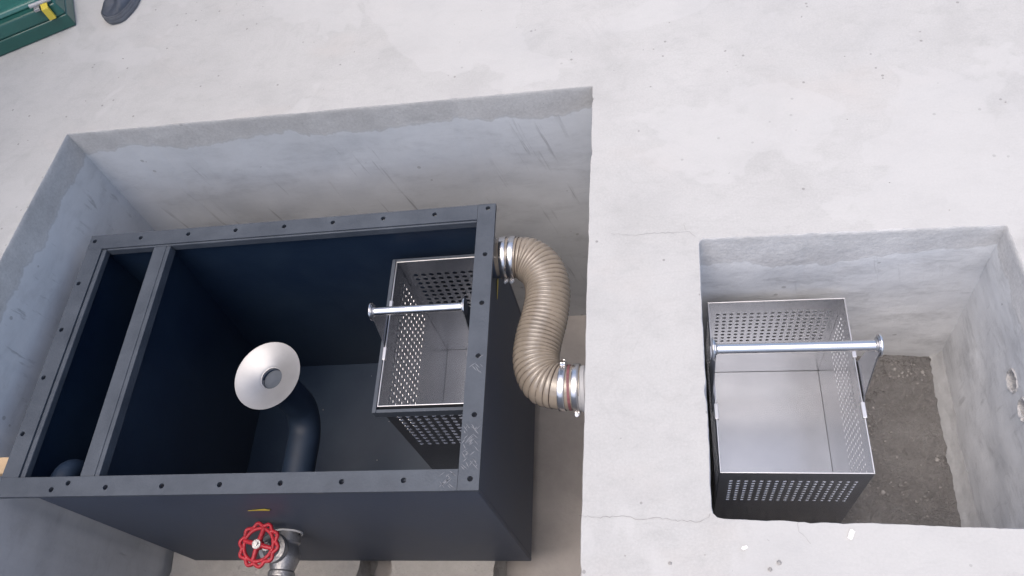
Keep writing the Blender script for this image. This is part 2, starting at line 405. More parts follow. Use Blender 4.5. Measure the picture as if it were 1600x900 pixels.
def floor_grid(name, x0, x1, y0, y1, z, step, amp, seed, m, rough=1.0, label=None):
    nx = int((x1 - x0) / step); ny = int((y1 - y0) / step); vs = []; fs = []
    for j in range(ny + 1):
        for i in range(nx + 1):
            x = x0 + (x1 - x0) * i / nx; y = y0 + (y1 - y0) * j / ny
            hgt = amp * (noise.noise(Vector((x * 5, y * 5, seed))) + .6 * noise.noise(Vector((x * 14, y * 14, seed))) + rough * .45 * abs(noise.noise(Vector((x * 40, y * 40, seed)))))
            vs.append((x, y, z + hgt))
    for j in range(ny):
        for i in range(nx):
            a = j * (nx + 1) + i; fs.append((a, a + 1, a + nx + 2, a + nx + 1))
    me = bpy.data.meshes.new(name); me.from_pydata(vs, [], fs); me.polygons.foreach_set('use_smooth', [True] * len(me.polygons))
    o = bpy.data.objects.new(name, me); COL.objects.link(o); me.materials.append(MATS[m])
    return tag(o, label, kind='structure')
floor_grid('tank_pit_floor', -2.05, -0.05, -0.02, 1.70, D1 + 0.0, 0.02, 0.004, 2.0, 'pit_floor', label='brownish concrete floor of the large pit')
def mudz(x, y):
    return D2 + 0.012 * (noise.noise(Vector((x * 5, y * 5, 4.0))) + .6 * noise.noise(Vector((x * 14, y * 14, 4.0))) + .99 * abs(noise.noise(Vector((x * 40, y * 40, 4.0)))))
floor_grid('basket_pit_floor', 0.03, 0.90, 0.32, 1.12, D2, 0.005, 0.012, 4.0, 'mud', 2.2, label='brown muddy earth floor of the small pit')

# mortar fillet along the right wall of the small pit
mb = MB(); vs = []; fs = []; N = 40; Pn = 6
for i in range(N + 1):
    y = 0.40 + (1.05 - 0.40) * i / N; xw = 0.795 + (0.835 - 0.795) * (y - .385) / .667 + .006
    wd = 0.036 + 0.009 * noise.noise(Vector((y * 4, 2, 0))) + .003 * noise.noise(Vector((y * 25, 5, 0))); hg = 0.085 + 0.02 * noise.noise(Vector((y * 5, 9, 0)))
    prf = [(-wd - .012, -.03), (-wd, .006), (-wd * .80, .012), (-wd * .5, .022 + .1 * hg), (-wd * .22, hg * .6), (.016, hg)]
    for j, (px_, pz_) in enumerate(prf): vs.append((xw + px_, y, D2 + pz_ + .003 * noise.noise(Vector((y * 18, j, 0)))))
for i in range(N):
    for j in range(Pn - 1):
        a = i * Pn + j; fs.append((a, a + 1, a + Pn + 1, a + Pn))
mb.add(vs, fs); o = mb.build('mortar_fillet', 'fillet_mortar', smooth=True); tag(o, 'smooth mortar fillet at the foot of the small pit wall', kind='structure')

# unseen wall, added only to shade the left side of the slab
bw = empty('added_shade_wall', (-2.72, 2.6, 0), 'plain grey wall added out of view to shade the left side of the slab', 'wall')
mat('shade_wall_render', (0.15, 0.15, 0.155), 0.9, var=0.12, vscale=3, bump=0.3, bscale=40)  # surface of the added shading wall
# hairline cracks in the slab
def crack(pts, wdt, label, seed):
    random.seed(seed); P = [Vector((*p, 0.0012)) for p in pts]; fine = []
    for a, b in zip(P, P[1:]):
        n = max(2, int((b - a).length / .006))
        for i in range(n): fine.append(a.lerp(b, i / n) + Vector((random.uniform(-.0022, .0022), random.uniform(-.0022, .0022), 0)))
    fine.append(P[-1]); vs = []; fs = []
    for i, p in enumerate(fine):
        t = (fine[min(i + 1, len(fine) - 1)] - fine[max(i - 1, 0)]).normalized(); nr = Vector((-t.y, t.x, 0)); ww = wdt * random.uniform(.3, 1)
        vs += [p + nr * ww / 2, p - nr * ww / 2]
    for i in range(len(fine) - 1): fs.append((2 * i, 2 * i + 1, 2 * i + 3, 2 * i + 2))
    o = MB().add(vs, fs).build('crack', 'crack'); o.parent = ground; return o
crack([(-0.172, 0.409), (-0.13, 0.405), (-0.10, 0.408), (-0.05, 0.401), (-0.013, 0.402), (0.03, 0.397), (0.066, 0.396), (0.083, 0.401), (0.087, 0.411)], 0.0011, '', 3)
crack([(0.113, 1.072), (0.103, 1.083), (0.09, 1.090), (0.072, 1.087), (0.02, 1.091), (-0.036, 1.089), (-0.09, 1.098)], 0.0008, '', 4)
crack([(0.088, 1.092), (0.086, 1.105), (0.090, 1.115)], 0.0007, '', 5)
crack([(0.248, 0.39), (0.252, 0.374), (0.262, 0.362), (0.268, 0.352)], 0.0006, '', 6)

MB().box((-.20, -2.4, -.02), (0, 3.4, 3.2)).build('shade_wall_face', 'shade_wall_render', bw, bevel=.01)  # body of the added wall, out of view, shades the slab
MB().box((-.24, -2.44, 3.2005), (.04, 3.44, 3.26)).build('shade_wall_coping', 'rough_block', bw, bevel=.008)  # top of the same added shading wall

# ------------------------------------------------------------------ separator tank
TX, TY, TL, TW, ZT, ZB = -1.7755, 1.3735, 1.3396, 0.8508, -0.200, -1.166
X0, X1, Y0, Y1 = TX, TX + TL, TY - TW, TY
tank = empty('separator_tank', ((X0 + X1) / 2, (Y0 + Y1) / 2, ZB), 'large open black plastic tank with bolted rim standing in the big pit', 'tank')
def tp(mb, name, m, **kw):
    par = kw.pop('parent', tank)
    off = Vector(tank.location); mb.v = [tuple(Vector(p) - off) for p in mb.v]
    return mb.build(name, m, par, **kw)
IN, T = 0.030, 0.014
bx0, bx1, by0, by1 = X0 + IN, X1 - IN, Y0 + IN, Y1 - IN
zf = ZT - 0.014                                   # underside of the rim
def skin(a, b, inner_face):                       # a wall board: dark inside, paler and dusty outside
    return MB().box(a, b)
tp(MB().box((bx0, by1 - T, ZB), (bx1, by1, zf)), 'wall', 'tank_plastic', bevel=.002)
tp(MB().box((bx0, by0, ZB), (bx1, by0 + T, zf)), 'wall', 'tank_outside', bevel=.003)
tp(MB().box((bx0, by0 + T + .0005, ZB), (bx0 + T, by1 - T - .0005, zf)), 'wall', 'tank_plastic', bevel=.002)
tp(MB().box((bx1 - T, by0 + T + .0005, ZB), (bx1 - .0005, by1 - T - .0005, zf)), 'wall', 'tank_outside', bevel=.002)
tp(MB().box((bx0 + T + .001, by0 + T + .001, ZB + .002), (bx1 - T - .001, by1 - T - .001, ZB + .020)), 'bottom', 'tank_plastic')
# bolted rim, four strips with real bolt holes
FW = 0.053; FT = 0.014; HR = 0.0072
def strip(axis, a0, a1, lo, hi, holes, name='rim_strip', zt=ZT):
    mb = MB(); cells = []; cur = a0; M = Matrix.Translation((0, 0, zt - FT))
    def cell(p, q, r=0, hx=0, hy=0):
        cells.append((p, q, lo, hi, hx, hy, r))
    for hx, hy in sorted(holes):
        hs = .016; cell(cur, hx - hs); cell(hx - hs, hx + hs, HR, hx, hy); cur = hx + hs
    cell(cur, a1)
    if axis == 'y': M = M @ frame((0, 0, 0), (0, 1, 0), (-1, 0, 0))
    holed_sheet(mb, M, a0, a1, lo, hi, FT, cells, 16)
    return tp(mb, name, 'flange_plastic', bevel=0)
far = [(-1.758, 1.352)] + [(x, 1.350 + .004 * (x + 1.4) * .5) for x in (-1.593, -1.426, -1.264, -1.101, -.942, -.781, -.621)]
strip('x', X0, X1 - FW - .0008, Y1 - FW, Y1, [(x, 1.351) for x, _ in far])
strip('y', Y0, Y1, -X1, -(X1 - FW), [(y, .4585) for y in (0.551, .715, .879, 1.039, 1.197, 1.358)])
strip('x', X0, X1 - FW - .0008, Y0, Y0 + FW, [(x, y) for x, y in ((-1.607, .541), (-1.562, .558), (-1.446, .545), (-1.282, .546), (-1.118, .547), (-.951, .548), (-.787, .549), (-.626, .550))])
strip('y', Y0 + FW + .0005, Y1 - FW - .0005, -(X0 + FW), -X0, [(y, 1.760) for y in (.701, .873, 1.03, 1.193)])
# rounded gasket bead and inner lips under the rim
tp(MB().box((X0 + FW + .0008, Y0 + FW + .001, ZT - .026), (X0 + FW + .016, Y1 - FW - .001, ZT - .004)), 'inner_lip', 'flange_plastic', bevel=.003)
tp(MB().box((X0 + FW + .018, Y1 - FW - .007, ZT - .030), (X1 - FW - .001, Y1 - FW - .0006, ZT - .003)), 'inner_lip', 'flange_plastic', bevel=.002)
# partition between the two chambers with its capping bar
ya, yb = by0 + T + .001, by1 - T - .001
pt = tp(MB().add([(-1.612, ya, ZB + .021), (-1.600, ya, ZB + .021), (-1.600, yb, ZB + .021), (-1.612, yb, ZB + .021), (-1.512, ya, ZT - .012), (-1.500, ya, ZT - .012), (-1.500, yb, ZT - .012), (-1.512, yb, ZT - .012)],
    [(0, 3, 2, 1), (4, 5, 6, 7), (0, 1, 5, 4), (1, 2, 6, 5), (2, 3, 7, 6), (3, 0, 4, 7)]), 'partition', 'tank_plastic')
cb = MB().box((-1.535, Y0 + FW + .001, ZT - .012), (-1.492, Y1 - FW - .008, ZT - .002)).box((-1.4915, Y0 + FW + .001, ZT - .034), (-1.478, Y1 - FW - .008, ZT - .003))
tp(cb, 'partition_cap', 'flange_plastic', bevel=.002)
# scuffs scratched into the corner of the rim
def scuff(cx, cy, lx, ly, n, seed):
    random.seed(seed); mb = MB()
    for i in range(n):
        d = random.choice((0.75, 0.9, -0.7, -0.9)) + random.uniform(-.15, .15); L = random.uniform(.010, .026); wd = random.uniform(.0006, .0013)
        x = cx + random.uniform(-lx, lx); y = cy + random.uniform(-ly, ly); u = Vector((math.cos(d), math.sin(d), 0)); v = Vector((-u.y, u.x, 0)); c = Vector((x, y, ZT + .0006))
        pts = [c - u * L / 2, c + v * wd - u * L * .1, c + u * L / 2, c - v * wd + u * L * .1]
        if all(X1 - FW + .002 < p.x < X1 - .002 or (p.x < X1 - FW - .003 and Y0 + .002 < p.y < Y0 + FW - .002) for p in pts): mb.add([tuple(p) for p in pts], [(0, 1, 2, 3)])
    tp(mb, 'scratch_marks', 'scuff')['kind'] = 'stuff'
scuff(-0.462, 0.632, .024, .055, 60, 3); scuff(-0.512, 0.550, .018, .018, 16, 5); scuff(-0.455, 0.86, .02, .03, 8, 9)
# warning stickers: yellow triangles with a dark border
def sticker(M):
    s = .078; tri = lambda q: [(-q / 2, -q * .07), (q * .42, -q * .10), (q / 2, 0), (q * .30, q * .15)]
    a = MB().prism(tri(s), M, .0012); st = tp(a, 'warning_sticker', 'sticker_black')
    b = MB().prism(tri(s * .90), M @ Matrix.Translation((0, 0, .0013)), .0008); tp(b, 'yellow_face', 'sticker_yellow', parent=st)
sticker(frame((-1.140, by0 - .0003, -0.462), (1, 0, 0), (0, 0, 1)))
sticker(frame((bx1 + .0003, 1.205, -0.405), (0, 1, 0), (0, 0, 1)))
# stub on the right wall that takes the hose, stub on the near wall for the valve
HY, HZ = 1.258, -0.318
tp(MB().lathe([(.049, -.01), (.060, -.01), (.060, .055), (.049, .055)], 32, frame((bx1, HY, HZ), (0, 1, 0), (0, 0, 1)), True), 'hose_spigot', 'tank_outside', smooth=True)
# short riser in the narrow left chamber
tp(MB().sweep([(-1.675, by0 + T, -.310), (-1.675, .596, -.310)] + [(-1.675, .596 + .04 * math.sin(q * math.pi / 12), -.350 + .04 * math.cos(q * math.pi / 12)) for q in range(1, 7)] + [(-1.675, .636, -.62)], .036, 24, up=(1, 0, 0)), 'inlet_elbow', 'pipe_black', smooth=True)
# seat frame that carries the strainer basket
bxa, bxb, bya, byb, ZR = -0.776, -0.517, 0.801, 1.283, -0.340
fr_ = MB()
for a, b in (((bxa - .016, bya - .014, ZR - .040), (bxa - .004, byb + .014, ZR - .004)), ((bxa - .0035, bya - .014, ZR - .040), (bx1 - T - .001, bya - .004, ZR - .004)), ((bxa - .0035, byb + .004, ZR - .040), (bx1 - T - .001, byb + .014, ZR - .004))): fr_.box(a, b)
tp(fr_, 'basket_seat', 'flange_plastic', bevel=.0015)

# ------------------------------------------------------------------ overflow funnel on its elbow, inside the tank
FX, FY, PZ = -1.160, 0.940, -0.700
fu = empty('overflow_funnel', (FX, by0 + T, PZ), 'shiny steel funnel on a black elbow pipe inside the tank', 'funnel')
def up_(mb, root): off = Vector(root.location); mb.v = [tuple(Vector(p) - off) for p in mb.v]; return mb
path = [(FX, FY, -.500), (FX, FY, -.565)]
rb = .10
for i in range(1, 9):
    a = math.pi / 2 * i / 8; path.append((FX, FY - rb * (1 - math.cos(a)), -.600 - rb * math.sin(a)))
path.append((FX, by0 + T + .001, PZ))
up_(m_ := MB().sweep(path, .052, 28, up=(1, 0, 0)).lathe([(.0375, -.500), (.0515, -.501), (.0515, -.432), (.0375, -.432)], 28, Matrix.Translation((FX, FY, 0)), True), fu).build('elbow_pipe', 'pipe_black', fu, smooth=True)
up_(m_ := MB().lathe([(.0525, 0), (.059, 0), (.059, .06), (.0525, .06)], 28, frame((FX, by0 + T + .09, PZ), (1, 0, 0), (0, 0, 1)), True), fu).build('pipe_collar', 'pipe_black', fu, smooth=True)
tilt = Matrix.Translation((FX - .004, FY + .004, -.424)) @ Matrix.Rotation(R_(4), 4, 'X') @ Matrix.Rotation(R_(-3), 4, 'Y')
prof = [(.033, -.062), (.034, 0), (.044, .004), (.104, .024), (.1085, .026), (.1085, .0275), (.103, .0265), (.042, .0065), (.0365, .002), (.035, -.062)]
up_(m_ := MB().lathe(prof[::-1], 64, tilt, True), fu).build('funnel_cone', 'spun_steel', fu, smooth=True)
up_(m_ := MB().lathe([(.0, -.018), (.0325, -.016), (.0325, -.022), (.0, -.022)], 32, tilt), fu).build('throat_shade_disc', 'flange_plastic', fu, smooth=True)  # disc toned grey for the shaded inside of the open throat

# ------------------------------------------------------------------ strainer baskets
def basket(loc, wx, ly, hh, rotz, grid, bar_h, label, ov):
    root = empty('strainer_basket', loc, label, 'basket', 'perforated strainer baskets'); root.rotation_euler.z = rotz
    t = .0014; (px, nx, ny, py, nz, ztop, r, pz) = grid
    def panel(M, L, n, pitch):
        mb = MB(); cells = []; x = (L - n * pitch) / 2; za = hh - ztop - nz * pz
        cells += [(0, L, 0, za, 0, 0, 0), (0, L, za + nz * pz, hh, 0, 0, 0), (0, x, za, za + nz * pz, 0, 0, 0), (x + n * pitch, L, za, za + nz * pz, 0, 0, 0)]
        for i in range(n):
            for j in range(nz):
                a = x + i * pitch; c = za + j * pz; cells.append((a, a + pitch, c, c + pz, a + pitch / 2, c + pz / 2, r))
        holed_sheet(mb, M, 0, L, 0, hh, t, cells); return mb
    panel(frame((0, 0, 0), (1, 0, 0), (0, 0, 1)), wx, nx, px).build('perforated_side', 'stainless', root)            # near (normal -y)
    panel(frame((0, ly, 0), (1, 0, 0), (0, 0, 1)), wx, nx, px).build('perforated_side', 'stainless', root)
    panel(frame((0, .0003, 0), (0, 1, 0), (0, 0, 1)), ly - .0026, ny, py).build('perforated_side', 'stainless', root)
    panel(frame((wx - t, .0003, 0), (0, 1, 0), (0, 0, 1)), ly - .0026, ny, py).build('perforated_side', 'stainless', root)
    MB().box((.0022, .0005, .001), (wx - .0022, ly - .0025, .004)).build('bottom_plate', 'stainless', root)
    e = .0007; zt = hh
    rim = MB().box((-e, -t - e, zt - .002), (wx + e, .0006, zt + .0015)).box((-e, ly - t - .0006, zt - .002), (wx + e, ly + e, zt + .0015))
    rim.box((-e, .0008, zt - .002), (t + .001, ly - t - .0008, zt + .0015)).box((wx - t - .001, .0008, zt - .002), (wx + e, ly - t - .0008, zt + .0015))
    rim.build('rim_edge', 'stainless_edge', root, bevel=.0008)
    yc = ly / 2; zb = hh + bar_h
    for sx in (0, 1):
        xo = -ov - .003 if sx == 0 else wx + ov
        poly = [(-.058, -.050), (.058, -.050), (.058, -.012), (.046, .006), (.022, bar_h - .022)]
        poly += [(.0215 * math.cos(a), bar_h + .0215 * math.sin(a)) for a in [math.pi * i / 10 for i in range(0, 11)]] + [(-.022, bar_h - .022), (-.046, .006), (-.058, -.012)]
        pl = MB().prism(poly, frame((xo, yc, hh), (0, 1, 0), (0, 0, 1)), .003).build('handle_bracket', 'stainless', root, bevel=.0006)
        xd = xo - .0035 if sx == 0 else xo + .0035
        MB().lathe([(0, -.002), (.0258, -.002), (.0265, 0), (.0258, .002), (0, .002)], 28, frame((xd + .0015, yc, zb), (0, 1, 0), (0, 0, 1))).build('end_disc', 'polished_steel', pl, smooth=True)
        for yy in (yc - .098, yc + .058):
            MB().box((-.0035 if sx == 0 else wx - .006, yy, hh - .004), (.006 if sx == 0 else wx + .0035, yy + .040, hh + .0065)).build('rim_clip', 'stainless_edge', root, bevel=.001)
    MB().sweep([(-ov, yc, zb), (-ov + .004, yc, zb), (wx + ov - .004, yc, zb), (wx + ov, yc, zb)], .0120, 24).build('handle_bar', 'polished_steel', root, smooth=True)
    for sx in (0, 1):
        xx = -ov + .0005 if sx == 0 else wx + ov - .0005
        MB().lathe([(.0119, -.004), (.0140, -.002), (.0146, .0), (.0140, .002), (.0119, .004)], 24, frame((xx, yc, zb), (0, 1, 0), (0, 0, 1))).build('weld_bead', 'cast_steel', root, smooth=True)
    return root
basket((0.132, 0.570, D2 + .008), .339, .455, .447, -0.0251, (.0177, 17, 24, .0177, 9, .056, .0054, .0200), .190,
       'steel strainer basket standing on the mud in the small pit', .003)
basket((-0.774, 0.804, -0.964), .255, .477, .627, 0.0, (.0257, 8, 17, .0257, 10, .069, .0084, .0257), .116,
       'steel strainer basket hung inside the black tank under its rim', .003)

# ------------------------------------------------------------------ flexible ribbed hose with clamps
ctrl = [(-0.462, 1.258, -.318), (-0.43, 1.258, -.318), (-0.395, 1.257, -.320), (-0.352, 1.245, -.322), (-0.313, 1.205, -.324), (-0.296, 1.140, -.328), (-0.304, 1.060, -.332),
        (-0.321, 0.985, -.334), (-0.327, 0.920, -.336), (-0.307, 0.866, -.338), (-0.266, 0.842, -.338), (-0.210, 0.838, -.338), (-0.146, 0.834, -.338)]
def catmull(P, n):
    P = [Vector(p) for p in P]; P = [2 * P[0] - P[1]] + P + [2 * P[-1] - P[-2]]; out = []
    for i in range(1, len(P) - 2):
        for j in range(n):
            t = j / n; a, b, c, d = P[i - 1], P[i], P[i + 1], P[i + 2]
            out.append(.5 * ((2 * b) + (c - a) * t + (2 * a - 5 * b + 4 * c - d) * t * t + (3 * b - a - 3 * c + d) * t ** 3))
    out.append(P[-2]); return out
dense = catmull(ctrl, 60); acc = [0]
for a, b in zip(dense, dense[1:]): acc.append(acc[-1] + (b - a).length)
LEN = acc[-1]
def along(s):
    import bisect
    i = min(max(bisect.bisect(acc, s) - 1, 0), len(dense) - 2); t = (s - acc[i]) / max(1e-9, acc[i + 1] - acc[i]); return dense[i].lerp(dense[i + 1], t)
hose = empty('flexible_hose', (-0.31, 1.05, -.40), 'beige ribbed flexible hose joining the tank to the pit wall', 'hose')
S0, S1, PITCH, RH = .014, LEN - .056, .0124, .066
NS = 520; pts = [along(S0 + (S1 - S0) * i / NS) for i in range(NS + 1)]
turns = (S1 - S0) / PITCH
def prof_r(s):                          # smooth cuffs under the clamps, ribs between them
    e = min(s - S0, S1 - s - .006); return 0 if e < .058 else min(1, (e - .058) / .03)
def rh(i, a):
    s = S0 + (S1 - S0) * i / NS; ph = (s - S0) / PITCH - a / (2 * math.pi); f = ph - math.floor(ph)
    k_ = prof_r(s); bul = math.sin(math.pi * f) ** .40
    wob = 1 + .012 * math.sin(s * 31 + 2 * a) 
    return (RH - .0055 + k_ * (.0065 * bul)) * wob
up_(m_ := MB().sweep(pts, rh, 40, caps=False), hose).build('hose_wall', 'hose_plastic', hose, smooth=False)
hw = hose.children[0]; hw.data.polygons.foreach_set('use_smooth', [True] * len(hw.data.polygons))
# reinforcing wire spiral, in the valleys of the ribs
T_ = []; nrm = None; wp = []
for i in range(NS + 1):
    a = pts[max(i - 1, 0)]; b = pts[min(i + 1, NS)]; t = (b - a).normalized()
    if nrm is None: nrm = (Vector((0, 0, 1)) - t * t.z).normalized()
    nrm = (nrm - t * nrm.dot(t)).normalized(); T_.append((pts[i], nrm.copy(), t.cross(nrm)))
M_ = int(turns * 26)
for q in range(M_ + 1):
    s = (S1 - S0) * q / M_; e = min(s, S1 - S0 - s - .006)
    if e < .060: continue
    fi = s / (S1 - S0) * NS; i = min(int(fi), NS - 1); fr2 = fi - i; A = T_[i]; Bq = T_[i + 1]
    c0 = A[0].lerp(Bq[0], fr2); n0 = A[1].lerp(Bq[1], fr2); b0 = A[2].lerp(Bq[2], fr2); a = 2 * math.pi * (s / PITCH)
    wp.append(c0 + (n0 * math.cos(a) + b0 * math.sin(a)) * (RH - .0042))
up_(m_ := MB().sweep(wp, .0016, 6), hose).build('wire_coil', 'hose_wire', hose, smooth=True)
def clamp(s, ang, name='hose_clamp'):
    c0 = along(s); t = (along(s + .004) - along(s - .004)).normalized(); M = frame(c0, Vector((0, 0, 1)).cross(t), Vector((0, 0, 1)) - t * t.z)
    # frame's third axis = u x v ; keep it along the hose
    band = up_(MB().lathe([(.0622, -.0088), (.0641, -.0090), (.0645, -.0084), (.0645, .0084), (.0641, .0090), (.0622, .0088)], 48, M, True), hose).build(name, 'polished_steel', hose, smooth=True)
    Rm_ = M @ Matrix.Rotation(ang, 4, 'Z')
    hb = MB(); hb.add([Rm_ @ Vector(p) for p in [(x, y, z) for x in (.0645, .0745) for y in (-.011, .011) for z in (-.0078, .0078)]], [(0, 1, 3, 2), (4, 6, 7, 5), (0, 4, 5, 1), (2, 3, 7, 6), (0, 2, 6, 4), (1, 5, 7, 3)])
    up_(hb, hose).build('screw_housing', 'polished_steel', band, bevel=.002)
    up_(MB().cyl(Rm_ @ Vector((.0705, -.013, 0)), Rm_ @ Vector((.0705, -.021, 0)), .0056, 6).cyl(Rm_ @ Vector((.0705, -.0225, 0)), Rm_ @ Vector((.0705, .017, 0)), .0035, 10), hose).build('clamp_screw', 'polished_steel', band)
    # slots of the worm thread
    sl = MB()
    for q in range(9):
        a = ang + .25 + q * .052; Q = M @ Matrix.Rotation(a, 4, 'Z')
        sl.add([Q @ Vector(p) for p in ((.0648, -.0006, -.0042), (.0648, .0006, -.0042), (.0648, .0010, .0042), (.0648, -.0002, .0042))], [(0, 1, 2, 3)])
    up_(sl, hose).build('thread_slots', 'dark_gap', band)
    return band
CL = []
for s, a in ((.034, 3.9), (.058, 3.9), (LEN - .104, .75), (LEN - .068, 3.75)): CL.append(clamp(s, a))
s = LEN - .086; c0 = along(s); t = (along(s + .004) - along(s - .004)).normalized(); M = frame(c0, Vector((0, 0, 1)).cross(t), Vector((0, 0, 1)) - t * t.z)
up_(m_ := MB().lathe([(.0600, -.0035), (.0622, -.0035), (.0622, .0035), (.0600, .0035)], 40, M, True), hose).build('red_sealing_band', 'red_mark', hose, smooth=True)
wp_ = MB().lathe([(.050, -.066), (.0585, -.066), (.0585, -.052), (.0625, -.050), (.0625, -.040), (.059, -.038), (.059, -.030), (.0625, -.028), (.0625, -.016), (.0585, -.014), (.0585, .14), (.050, .14)], 36, frame((-0.150, .834, -.338), (0, 1, 0), (0, 0, 1)), True).build('wall_pipe', 'grey_pvc', smooth=True)
tag(wp_, 'grey pipe end coming out of the pit wall at the hose', 'pipe')

# ------------------------------------------------------------------ gate valve on the near wall of the tank
VX, VZ = -1.165, -0.722
va = empty('gate_valve', (VX, by0 - .004, VZ), 'steel gate valve with red handwheel on the near tank wall', 'valve')
VM = frame((VX, by0 - .001, VZ), (1, 0, 0), (0, 0, 1))            # local z = -Y, away from the tank
body = [(.0, 0), (.031, 0), (.031, .012), (.040, .014), (.041, .034), (.036, .040), (.040, .052), (.046, .070), (.046, .088), (.040, .106), (.036, .118), (.041, .124), (.041, .138), (.030, .139)]
up_(m_ := MB().lathe(body, 32, VM), va).build('valve_body', 'cast_steel', va, smooth=True)
hexn = [(.041 * math.cos(math.pi / 3 * i + .5), .041 * math.sin(math.pi / 3 * i + .5)) for i in range(6)]
up_(m_ := MB().prism(hexn, VM @ Matrix.Translation((0, 0, .1392)), .026), va).build('hexagon_end', 'cast_steel', va, bevel=.002)
up_(m_ := MB().cyl(VM @ Vector((0, 0, .165)), VM @ Vector((0, 0, .40)), .029, 28), va).build('drain_pipe', 'cast_steel', va, smooth=True)
up_(m_ := MB().lathe([(.0395, .0005), (.0435, .0005), (.0440, .003), (.0435, .006), (.0395, .006)], 36, VM, True), va).build('thread_tape', 'white_tape', va, smooth=True)
axis = Vector((-.02, -.10, .985)).normalized(); c0 = Vector((VX - .013, by0 - .058, VZ)); BM = frame(c0, axis.orthogonal().normalized(), axis.cross(axis.orthogonal().normalized()))
if (BM.to_3x3() @ Vector((0, 0, 1))).dot(axis) < 0: BM = BM @ Matrix.Rotation(math.pi, 4, 'X')
up_(m_ := MB().lathe([(.034, .02), (.036, .038), (.043, .040), (.043, .054), (.041, .056), (.0405, .0585), (.0425, .060), (.0425, .066), (.030, .070), (.022, .086), (.014, .092), (.013, .104), (.006, .105)], 36, BM), va).build('bonnet', 'cast_steel', va, smooth=True)
wz = .146
up_(m_ := MB().cyl(BM @ Vector((0, 0, .10)), BM @ Vector((0, 0, wz - .004)), .006, 14), va).build('stem', 'polished_steel', va, smooth=True)
wh = MB(); W = BM @ Matrix.Translation((0, 0, wz)) @ Matrix.Rotation(.35, 4, 'Z')
n = 120; NL = 10
wh.sweep([W @ Vector((.0465 * math.cos(2 * math.pi * i / n), .0465 * math.sin(2 * math.pi * i / n), 0)) for i in range(n)], .0056, 10, closed=True)
def lob(a): return .0580 + .0042 * math.cos(NL * a)
wh.sweep([W @ Vector((lob(2 * math.pi * i / (2 * n)) * math.cos(2 * math.pi * i / (2 * n)), lob(2 * math.pi * i / (2 * n)) * math.sin(2 * math.pi * i / (2 * n)), -.001)) for i in range(2 * n)], .0058, 10, closed=True)
for i in range(NL):
    a = 2 * math.pi * (i + .5) / NL; d = Vector((math.cos(a), math.sin(a), 0)); wh.sweep([W @ (d * .045), W @ (d * .054)], .0058, 8)
whl = up_(wh, va).build('handwheel', 'red_paint', va, smooth=True)
for i in range(4):
    a = math.pi / 2 * i + .2; d = Vector((math.cos(a), math.sin(a), 0)); q = Vector((-d.y, d.x, 0))
    sp = MB().sweep([W @ (d * .008 + Vector((0, 0, .003))), W @ (d * .028 + Vector((0, 0, .0025))), W @ (d * .046)], lambda i_, a_: (.0098, .0086, .0082)[i_] * (.75 + .25 * abs(math.cos(a_))), 12)
    up_(sp, va).build('spoke', 'red_paint', whl, smooth=True)
up_(m_ := MB().lathe([(0, -.006), (.015, -.006), (.015, .0125), (0, .0125)], 24, W), va).build('hub', 'red_paint', whl, smooth=True)
up_(m_ := MB().lathe([(0, .0162), (.0035, .0162), (.0038, .0155), (.0130, .0155), (.0138, .0145), (.0138, .0128), (0, .0128)], 28, W), va).build('washer', 'cast_steel', whl, smooth=True)
up_(m_ := MB().prism([(.0062 * math.cos(math.pi / 3 * i), .0062 * math.sin(math.pi / 3 * i)) for i in range(6)], W @ Matrix.Translation((0, 0, .0164)), .004), va).build('nut', 'cast_steel', whl)

# ------------------------------------------------------------------ rough concrete pads under the tank
def rough_pad(x0, x1, y0, y1, z0, z1, label, seed):
    nx, ny = 24, 20; vs = []; fs = []
    def w_(x, y, z, e):
        p = Vector((x, y, z)); return p + Vector((noise.noise(p * 16 + Vector((seed, 0, 0))), noise.noise(p * 16 + Vector((0, seed, 0))), 0)) * e
    bm = bmesh.new(); bmesh.ops.create_cube(bm, size=1)
    bmesh.ops.scale(bm, vec=(x1 - x0, y1 - y0, z1 - z0), verts=bm.verts); bmesh.ops.translate(bm, vec=((x0 + x1) / 2, (y0 + y1) / 2, (z0 + z1) / 2), verts=bm.verts)
    bmesh.ops.subdivide_edges(bm, edges=bm.edges[:], cuts=14, use_grid_fill=True)
    for v in bm.verts:
        sd_ = min(abs(v.co.x - x0), abs(v.co.x - x1)) < 1e-4 or min(abs(v.co.y - y0), abs(v.co.y - y1)) < 1e-4
        if sd_ : v.co += Vector((noise.noise(v.co * 14 + Vector((seed, 0, 0))), noise.noise(v.co * 14 + Vector((0, seed, 0))), 0)) * .034
    me = bpy.data.meshes.new('support_pad'); bm.to_mesh(me); bm.free(); o = bpy.data.objects.new('support_pad', me); COL.objects.link(o); me.materials.append(MATS['rough_block'])
    return tag(o, label, 'concrete pad', 'concrete pads under the tank')
rough_pad(-1.84, -1.10, .32, 1.30, D1 - .01, ZB - .001, 'rough concrete pad under the tank on the valve side', 2.2)
rough_pad(-0.985, -0.60, .34, 1.30, D1 - .01, ZB - .001, 'rough concrete pad under the tank corner near the hose', 5.2)
# wooden wedge jammed between the rim and the left wall
wd = MB().box((-1.868, .600, -.262), (-1.778, .648, -.238)); o = wd.build('wooden_wedge', 'wood', bevel=.002); tag(o, 'small wooden wedge jammed between the rim and the left pit wall', 'wedge')

